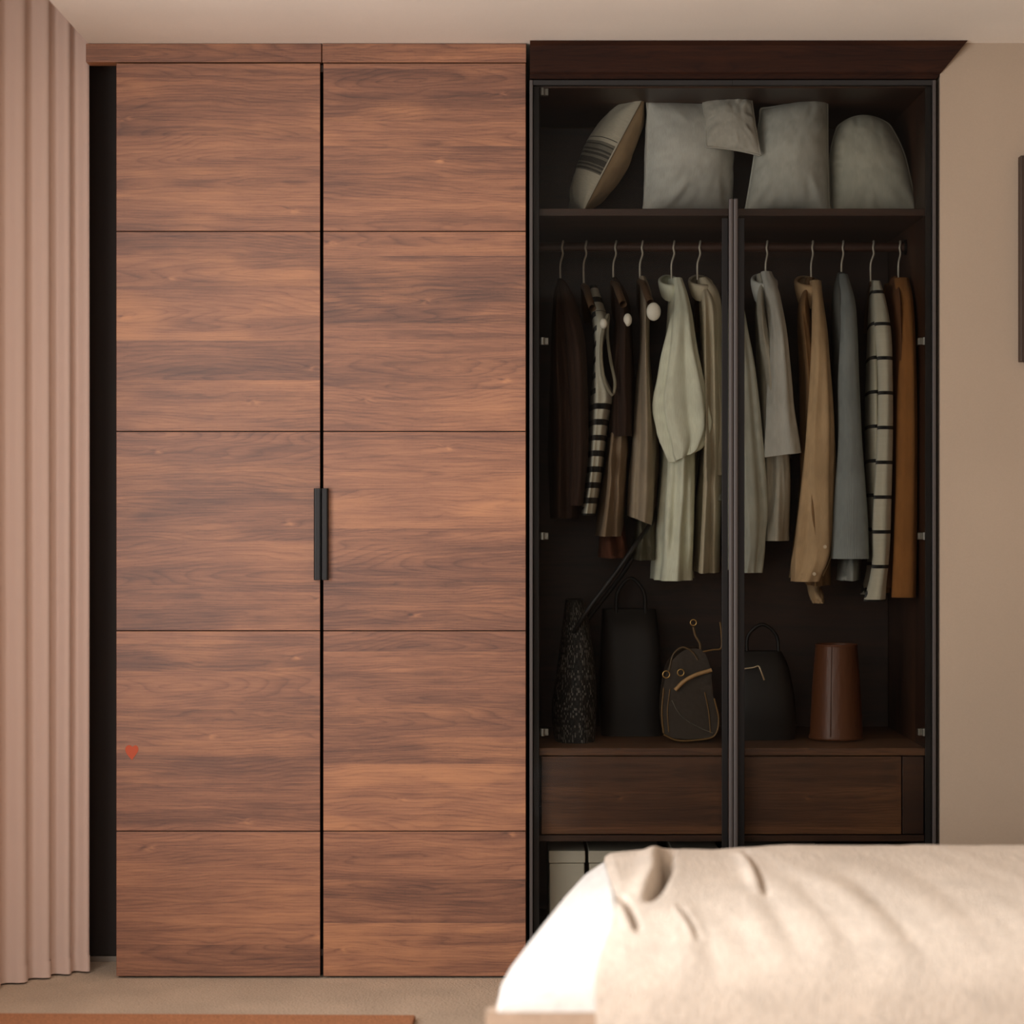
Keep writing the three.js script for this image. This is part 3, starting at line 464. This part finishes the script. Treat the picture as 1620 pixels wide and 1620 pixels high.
// ---------------------------------------------------------------- bags on the low chest
const cy0 = chestTop + 0.001;
{
  const weave = tex(256, 256, (i, j) => { const a = ((i >> 3) + (j >> 4)) % 2, q = (a ? 34 : 16) + (hash(i >> 2, j >> 3, 77) > 0.80 ? 74 : 0) + 26 * (hash(i, j, 78) - 0.5); return [q, q * 0.97, q * 0.92]; });
  const m = plain([255, 255, 255], 0.8, { map: tiled(weave, 5), bumpMap: tiled(weave, 5), bumpScale: 0.002 });
  const t = thing('woven_bag', 'tall speckled black woven bag at the left end of the chest, with long shoulder strap', 'bag', [X(908, -0.25), cy0, -0.25]);
  const rows = [[950, 896, 924], [1000, 890, 936], [1060, 882, 944], [1120, 874, 946], [1172, 878, 944], [1178, 884, 940]].map(([py, a, b], i) => { const z = -0.25, l = X(a, z + 0.09), r = X(b, z + 0.09); return [i === 5 ? cy0 : Math.max(cy0 + 0.004, Y(py, z + 0.09)), (l + r) / 2, (r - l) / 2, z, [0.05, 0.09, 0.11, 0.12, 0.115, 0.11][i]]; });
  part('body', loft(rows, folds(0.05, 4, 2), { power: 2.6 }), m, t);
  part('strap', tube([at(905, 1005, -0.17), at(930, 965, -0.13), at(975, 905, -0.12), at(1010, 855, -0.13), at(1030, 828, -0.2), at(1030, 830, -0.32), at(990, 900, -0.36), at(925, 985, -0.33)], 0.0062, 90, 8), plain([14, 12, 11], 0.6), t, 'black shoulder strap');
}
{
  const t = thing('black_tote', 'large plain black tote standing in the dark behind the woven bag', 'bag', [X(1000, -0.38), cy0, -0.38]);
  const rows = [[965, 955, 1040], [1010, 952, 1046], [1100, 948, 1050], [1178, 952, 1048]].map(([py, a, b], i) => { const z = -0.38, l = X(a, z + 0.07), r = X(b, z + 0.07); return [i === 3 ? cy0 : Y(py, z + 0.07), (l + r) / 2, (r - l) / 2, z, [0.03, 0.06, 0.075, 0.075][i]]; });
  part('body', loft(rows, folds(0.02, 3, 5), { power: 4 }), plain([17, 15, 13], 0.6), t);
  for (const dz of [0.03, -0.03]) part('handle', tube([at(975, 975, -0.38 + dz), at(978, 935, -0.38 + dz), at(998, 915, -0.38 + dz), at(1018, 935, -0.38 + dz), at(1021, 975, -0.38 + dz)], 0.005, 40, 8), plain([12, 10, 9], 0.6), t);
}
{
  const leather = plain([52, 42, 32], 0.42, { bumpMap: tiled(plasterBump, 4), bumpScale: 0.0008 }), trim = plain([116, 86, 44], 0.4), gold = metal([214, 176, 110], 0.28);
  const z = -0.2, t = thing('leather_handbag', 'dark leather handbag with tan piping, gold rings and tan strap, left of the pull bar', 'bag', [X(1092, z), cy0, z]);
  const edge = [[1052, 1165], [1047, 1130], [1050, 1085], [1060, 1050], [1085, 1028], [1112, 1030], [1124, 1060], [1128, 1100], [1138, 1140], [1132, 1164]];
  const sh = new THREE.Shape(); const P = edge.map(([a, b]) => { const q = at(a, b, z + 0.05); return new THREE.Vector2(q[0], Math.max(q[1], cy0 + 0.004)); });
  sh.moveTo(P[0].x, P[0].y); sh.splineThru(P.slice(1)); sh.quadraticCurveTo((P[0].x + P[9].x) / 2, cy0 + 0.001, P[0].x, P[0].y);
  const g = new THREE.ExtrudeGeometry(sh, { depth: 0.07, bevelEnabled: true, bevelSize: -0.002, bevelThickness: 0.010, bevelSegments: 5, curveSegments: 30 }).translate(0, 0, z - 0.03);
  part('body', g, leather, t);
  const line = (pts, r, name, mat, dz = 0.052, n = 50, label) => part(name, tube(pts.map(([a, b, c = 0]) => { const q = at(a, b, z + dz + c); q[1] = Math.max(q[1], cy0 + r); return q; }), r, n, 8), mat, t, label);
  line([[1050, 1160], [1047, 1130], [1050, 1088]], 0.0022, 'piping', trim); line([[1058, 1158], [1056, 1125], [1060, 1090]], 0.0016, 'piping', trim);
  line([[1050, 1162], [1070, 1171], [1100, 1171], [1130, 1164], [1137, 1140], [1130, 1105]], 0.0022, 'piping', trim);
  line([[1124, 1160], [1121, 1125], [1115, 1095]], 0.0016, 'piping', trim);
  line([[1063, 1108], [1074, 1128], [1096, 1146], [1128, 1160]], 0.0014, 'zip', metal([150, 150, 140], 0.35));
  line([[1058, 1062], [1066, 1034], [1080, 1024], [1096, 1032], [1104, 1044]], 0.0022, 'handle', plain([96, 76, 50], 0.45));
  line([[1068, 1092], [1082, 1078], [1100, 1068], [1126, 1060]], 0.0052, 'strap', plain([176, 138, 92], 0.5), 0.062, 40, 'tan strap across the top');
  line([[1112, 1031], [1128, 1028], [1140, 1026], [1141, 1000], [1139, 984]], 0.0022, 'chain', trim);
  for (const [a, b, r] of [[1077, 1064, 0.0082], [1054, 1067, 0.0088], [1097, 985, 0.0075]]) part('ring', new THREE.TorusGeometry(r, 0.0016, 8, 28).translate(...at(a, b, z + 0.062)), gold, t, 'gold ring');
  line([[1097, 992], [1100, 1005], [1107, 1018], [1108, 1030]], 0.003, 'handle', plain([110, 86, 52], 0.5), 0.04);
}
{
  const z = -0.27, m = plain([14, 12, 11], 0.5), t = thing('black_handbag', 'black handbag with a bent bright clasp, right of the pull bar', 'bag', [X(1212, z), cy0, z]);
  const rows = [[1032, 1172, 1240], [1060, 1160, 1252], [1120, 1154, 1262], [1178, 1158, 1260]].map(([py, a, b], i) => { const l = X(a, z + 0.06), r = X(b, z + 0.06); return [i === 3 ? cy0 : Y(py, z + 0.06), (l + r) / 2, (r - l) / 2, z, [0.03, 0.05, 0.065, 0.06][i]]; });
  part('body', loft(rows, () => 0, { power: 4 }), m, t);
  part('handle', tube([at(1182, 1040, z), at(1184, 1005, z), at(1206, 988, z), at(1228, 1005, z), at(1232, 1040, z)], 0.0045, 40, 8), m, t);
  part('clasp', tube([at(1178, 1058, z + 0.066), at(1192, 1056, z + 0.07), at(1200, 1054, z + 0.072), at(1204, 1062, z + 0.074), at(1209, 1076, z + 0.074)], 0.0022, 40, 8), metal([225, 205, 170], 0.3), t, 'bright bent metal clasp');
}
{
  const z = -0.24, [cx] = at(1323, 1100, z), d = (D - z) / F, top = Y(1020, z), t = thing('leather_bucket', 'tapered copper-brown leather bucket bag at the right of the chest', 'bag', [cx, cy0, z]);
  const r0 = 43 * d, r1 = 33 * d, H = top - cy0, pr = [[0, 0], [r0 - 0.006, 0], [r0, 0.003], [r0 + 0.001, 0.008], [r0 - 0.002, 0.013], [lerp(r0, r1, 0.5), H * 0.55], [r1, H - 0.004], [r1 - 0.001, H], [r1 - 0.004, H], [r1 - 0.005, H - 0.02], [0.001, H - 0.03]].map(([a, b]) => new THREE.Vector2(Math.max(a, 0.0005), b));
  part('body', new THREE.LatheGeometry(pr, 56).translate(cx, cy0, z), plain([100, 58, 34], 0.42, { bumpMap: tiled(plasterBump, 2), bumpScale: 0.001 }), t);
  part('seam', tube([[cx - r0 * 0.35, cy0 + 0.012, z + r0 * 0.945], [cx - (r0 + r1) * 0.5 * 0.35, cy0 + H / 2, z + (r0 + r1) * 0.5 * 0.945], [cx - r1 * 0.35, top - 0.003, z + r1 * 0.945]], 0.0014, 20, 6), plain([82, 46, 27], 0.6), t);
  part('rim', new THREE.TorusGeometry(r1 - 0.0015, 0.0024, 8, 48).rotateX(Math.PI / 2).translate(cx, top, z), plain([110, 64, 40], 0.45), t);
}
// pale storage boxes under the chest
[[868, 926, 'pale grey storage box at the left under the chest, nearest the walnut doors'], [931, 1046, 'wide pale grey storage box under the chest, second from the left'], [1064, 1140, 'pale grey storage box under the chest, just left of the pull bar'], [1178, 1300, 'pale grey storage box under the chest, right of the pull bar']].forEach(([a, b, label]) => {
  const z = -0.09, x0 = X(a, z), x1 = X(b, z), top = Y(1346, z), t = thing('storage_box', label, 'box', [(x0 + x1) / 2, 0.0685, z - 0.2], 'storage boxes under the chest'), m = plain([206, 200, 184], 0.8);
  part('body', box(x0 + 0.002, 0.0685, z - 0.38, x1 - 0.002, top - 0.032, z - 0.003, 0.004), m, t);
  part('lid', box(x0, top - 0.031, z - 0.383, x1, top, z, 0.003), m, t);
  const mx = (x0 + x1) / 2, my = top - 0.13;
  part('label_holder', box(mx - 0.018, my - 0.01, z - 0.003, mx + 0.018, my + 0.01, z - 0.0005, 0.001), plain([150, 144, 132], 0.5), t);
});

// ---------------------------------------------------------------- bed
const bx0 = -0.024, bz1 = 1.5, yb = 0.252;
const bedRows = [[-0.026, 0.0, 0.03], [-0.019, 0.030, 0.06], [0.0, 0.053, 0.10], [0.030, 0.083, 0.14], [0.064, 0.110, 0.20], [0.104, 0.137, 0.28], [0.150, 0.162, 0.37], [0.205, 0.183, 0.43], [0.30, 0.190, 0.45], [0.42, 0.186, 0.45], [0.58, 0.198, 0.45], [0.8, 0.196, 0.45], [1.3, 0.199, 0.45], [2.25, 0.199, 0.45]];
function bedAt(x) { let i = 0; while (i < bedRows.length - 2 && x > bedRows[i + 1][0]) i++; const g = (k) => bedRows[clamp(k, 0, bedRows.length - 1)], a = g(i), b = g(i + 1), f = clamp((x - a[0]) / (b[0] - a[0])); const sm = (c) => lerp(a[c], b[c], f); return [sm(1), sm(2)]; }
function bedPoint(x, th, off = 0, n = 3.0) {
  const [h, a] = bedAt(x), c = Math.cos(th), s = Math.sin(th), e = 2 / n;
  return [x, yb + (h + off) * Math.abs(s) ** e, bz1 - a + (a + off) * Math.sign(c) * Math.abs(c) ** e];
}
{
  const t = thing('bed', 'upholstered beige bed base with a white duvet-covered mattress, at the lower right', 'bed', [1.1, 0, 1.05]);
  const up = fabric([196, 170, 148]);
  { const sh = new THREE.Shape(), o = 0.012; sh.moveTo(-0.047, -1.507); sh.lineTo(2.25, -1.507); sh.lineTo(2.25, -0.58);
    for (let k = 24; k >= 0; k--) { const x = -0.026 + 0.5 * (k / 24) ** 1.6, a = bedAt(x)[1]; sh.lineTo(x - o * 0.5 * (1 - k / 24), -(bz1 - 2 * a) - 0.012); }
    sh.lineTo(-0.047, -1.46); sh.closePath();
    const g = new THREE.ExtrudeGeometry(sh, { depth: 0.2115, bevelEnabled: true, bevelSize: 0, bevelThickness: 0.004, bevelSegments: 1 }).rotateX(-Math.PI / 2).translate(0, 0.036, 0); metreUV(g, 1);
    part('base', g, up, t); }
  for (const [x, z] of [[0.02, 1.42], [2.15, 1.42], [0.02, 0.62], [2.15, 0.62]]) part('leg', new THREE.CylinderGeometry(0.018, 0.014, 0.03, 16).translate(x, 0.015, z), M.blackMetal, t);
  const white = fabric([252, 250, 246], { bumpScale: 0.0002 });
  part('duvet', grid(150, 80, (u, v) => { const x = -0.026 + 2.27 * (u ** 2.2), p = bedPoint(x, v * Math.PI); p[1] += 0.0015 * noise(x * 7, v * 4, 91) * Math.sin(v * Math.PI) - 0.15 * sstep(0.195, 0.228, x) * sstep(1.3, 1.22, x) * Math.sin(v * Math.PI) ** 0.7; return [...p, x, v * 0.9]; }), white, t, 'white duvet');
}
{ // blanket thrown over the bed
  const t = thing('throw_blanket', 'fuzzy cream-beige throw blanket rumpled over the bed', 'blanket', [0.7, yb, 1.1]);
  const wool = tex(512, 512, (i, j, u, v) => { const q = 0.95 + 0.03 * pnoise(u * 9, v * 9, 9, 9, 61) + 0.04 * pnoise(u * 102, v * 32, 102, 32, 62) + 0.07 * (hash(i, j, 63) - 0.5); return [236 * q, 222 * q, 207 * q]; });
  const woolBump = tex(512, 512, (i, j) => { const q = 128 + 60 * noise(i / 4, j / 9, 65) + 60 * noise(i / 1.8, j / 3, 66); return [q, q, q]; }, { srgb: false });
  const m = new THREE.MeshPhysicalMaterial({ map: tiled(wool, 2.5), bumpMap: tiled(woolBump, 2.5), bumpScale: 0.0022, roughness: 1, sheen: 0.5, sheenRoughness: 0.7, sheenColor: rgb(236, 214, 190), side: THREE.DoubleSide });
  // ridges with a crease beside them: [x0, s0, x1, s1, width, height, crease depth]
  const ridges = [[0.256, 0.47, 0.318, 0.68, 0.019, 0.012, 0.125], [0.220, 0.345, 0.200, 0.45, 0.010, 0.006, 0.030], [0.328, 0.31, 0.306, 0.40, 0.008, 0.003, 0.012], [0.468, 0.47, 0.470, 0.62, 0.011, 0.009, 0.020], [0.50, 0.25, 0.44, 0.5, 0.03, 0.003, 0.002], [0.60, 0.25, 0.52, 0.5, 0.03, 0.003, 0.002], [0.72, 0.25, 0.62, 0.52, 0.03, 0.004, 0.003], [0.35, 0.2, 0.33, 0.4, 0.03, 0.003, 0.002], [0.84, 0.3, 0.74, 0.55, 0.04, 0.003, 0.002]];
  const disp = (x, s) => {
    let d = 0.002 * noise(x * 8, s * 5, 81) + 0.001 * noise(x * 26 + s * 14, s * 8, 82);
    for (const [xa, sa, xb, sb, w, h, c] of ridges) { const k = (s - sa) / (sb - sa), e = sstep(-0.25, 0.3, k) * sstep(1.25, 0.7, k); if (e <= 0) continue; const dx = (x - lerp(xa, xb, k) - 0.004 * noise(s * 12, xa * 50, 84)) / w; d += e * (h * Math.exp(-((dx + 0.9) ** 2) * 0.9) - c * Math.exp(-((dx - 0.45) ** 2) * 2.6)); }
    return d;
  };
  const lean = (x, s) => { let d = 0; for (const [xa, sa, xb, sb, w, h] of ridges.slice(0, 4)) { const k = (s - sa) / (sb - sa), e = sstep(-0.25, 0.3, k) * sstep(1.25, 0.7, k); if (e > 0) { const dx = (x - lerp(xa, xb, k) - 0.004 * noise(s * 12, xa * 50, 84)) / w; d += e * h * 0.45 * Math.exp(-((dx + 0.45) ** 2) * 1.4); } } return d; };
  const left = (s) => 0.150 + 0.042 * sstep(0.18, 0.5, s) + 0.004 * Math.sin(s * 17 + 0.8);
  const surf = (u, v, off) => {                                       // v 0: hem in front, up the side, over the top, v 1 at the back
    const s = v, x = left(s) + u * (1.32 - left(s));
    if (v < 0.16) { const k = v / 0.16, y = lerp(0.115, yb, k), w = 0.004 * Math.sin(x * 30 + 1) * (1 - k) + 0.002 * noise(x * 20, y * 10, 87); return [x, y, bz1 + 0.016 + off + w * (1 - k), x, v * 1.3]; }
    const th = (v - 0.16) / 0.84 * Math.PI * 0.98, p = bedPoint(x, th, 0.009 + off + disp(x, v) * sstep(0.16, 0.24, v) * sstep(0.98, 0.8, v), 3.0);
    p[0] += lean(x, v); p[2] = Math.min(p[2], bz1 + 0.03); p[2] += 0.007 * (1 - sstep(0.16, 0.3, v)); return [...p, x, v * 1.3];
  };
  const A = grid(480, 240, (u, v) => surf(u, v, 0)), B = grid(480, 240, (u, v) => surf(u, v, -0.005));
  const rim = grid(240, 2, (u, v) => surf(0, u, -0.005 * v)), hem = grid(240, 2, (u, v) => surf(u, 0, -0.005 * v));
  part('cloth', merge([A, B, rim, hem]), m, t);
}

// ---------------------------------------------------------------- curtain, rug, picture
{
  const t = thing('curtain', 'dusty pink floor-length curtain gathered in soft vertical pleats at the left edge', 'curtain', [-1.25, 0, 0.3]);
  const path = new THREE.CatmullRomCurve3([[-1.055, 0, -0.075], [-1.115, 0, -0.03], [-1.19, 0, 0.055], [-1.275, 0, 0.16], [-1.36, 0, 0.34], [-1.40, 0, 0.7], [-1.41, 0, 1.15]].map((p) => new THREE.Vector3(...p)));
  const len = path.getLength(), pleat = (s) => 2 * Math.PI * Math.log(1 + s * 0.16 / 0.048) / 0.16 + 0.9, m = new THREE.MeshPhysicalMaterial({ color: rgb(224, 196, 182), bumpMap: fabricBump, bumpScale: 0.0002, roughness: 0.95, sheen: 0.3, sheenColor: rgb(230, 190, 170), transmission: 0.18, thickness: 0, side: THREE.DoubleSide });
  part('cloth', grid(420, 60, (u, v) => {
    const p = path.getPointAt(u), q = path.getTangentAt(u), nx = q.z, nz = -q.x, y = lerp(0.006, 2.49, v);
    const s = u * len, w = Math.sin(pleat(s) + 0.30 * noise(s * 6, v * 1.5, 95)), amp = lerp(0.016, 0.034, sstep(0.05, 0.45, u)) * (0.85 + 0.15 * noise(s * 10, v * 2, 96)) * lerp(1.05, 0.9, v);
    const d = amp * Math.sign(w) * Math.abs(w) ** 0.8;
    return [p.x + nx * d, y, p.z + nz * d, s * 2, y];
  }), m, t);
  part('hem', grid(420, 6, (u, v) => {
    const p = path.getPointAt(u), q = path.getTangentAt(u), nx = q.z, nz = -q.x, s = u * len, w = Math.sin(pleat(s) + 0.30 * noise(s * 6, 0, 95)), amp = lerp(0.016, 0.034, sstep(0.05, 0.45, u)) * (0.85 + 0.15 * noise(s * 10, 0, 96)) * 1.05, d = amp * Math.sign(w) * Math.abs(w) ** 0.8 + 0.003;
    return [p.x + nx * d, lerp(0.005, 0.045, v), p.z + nz * d, s * 2, v * 0.04];
  }), m, t);
  part('track', box(-1.44, 2.485, -0.1, -1.40, 2.505, 1.3, 0.003, 1), whitePaint, t);
}
{
  const pile = tex(512, 512, (i, j, u, v) => { const q = 0.9 + 0.12 * noise(i / 3, j / 3, 101) + 0.12 * (hash(i, j, 102) - 0.5); return [196 * q, 132 * q, 90 * q]; });
  const t = thing('rug', 'flat terracotta orange rug whose far edge shows along the bottom', 'rug', [-0.74, 0, 1.6]);
  const g = box(-0.5, 0, -1.16, 0.5, 0.012, 1.1, 0.005, 2); g.rotateY(-0.02); g.translate(-0.74, 0.0003, 1.6);
  part('pile', g, new THREE.MeshStandardMaterial({ map: pile, bumpMap: carpetBump, bumpScale: 0.003, roughness: 1 }), t);
}
{
  const x0 = X(1614.5, 0.03), x1 = x0 + 0.5, y0 = Y(572, 0.03), y1 = Y(246, 0.03), t = thing('framed_picture', 'dark framed picture on the beige wall at the right edge', 'picture', [(x0 + x1) / 2, y0, 0.02]);
  const f = 0.02;
  part('frame', merge([box(x0, y0, 0.002, x0 + f, y1, 0.032, 0.002), box(x1 - f, y0, 0.002, x1, y1, 0.032, 0.002), box(x0 + f, y0, 0.002, x1 - f, y0 + f, 0.032, 0.002), box(x0 + f, y1 - f, 0.002, x1 - f, y1, 0.032, 0.002)]), plain([52, 36, 26], 0.5), t);
  part('print', box(x0 + f, y0 + f, 0.004, x1 - f, y1 - f, 0.014, 0.001), plain([206, 192, 172], 0.9), t);
}
scene.traverse((o) => { if (o.isMesh) { o.castShadow = true; o.receiveShadow = true; } });
renderer.render(scene, camera);
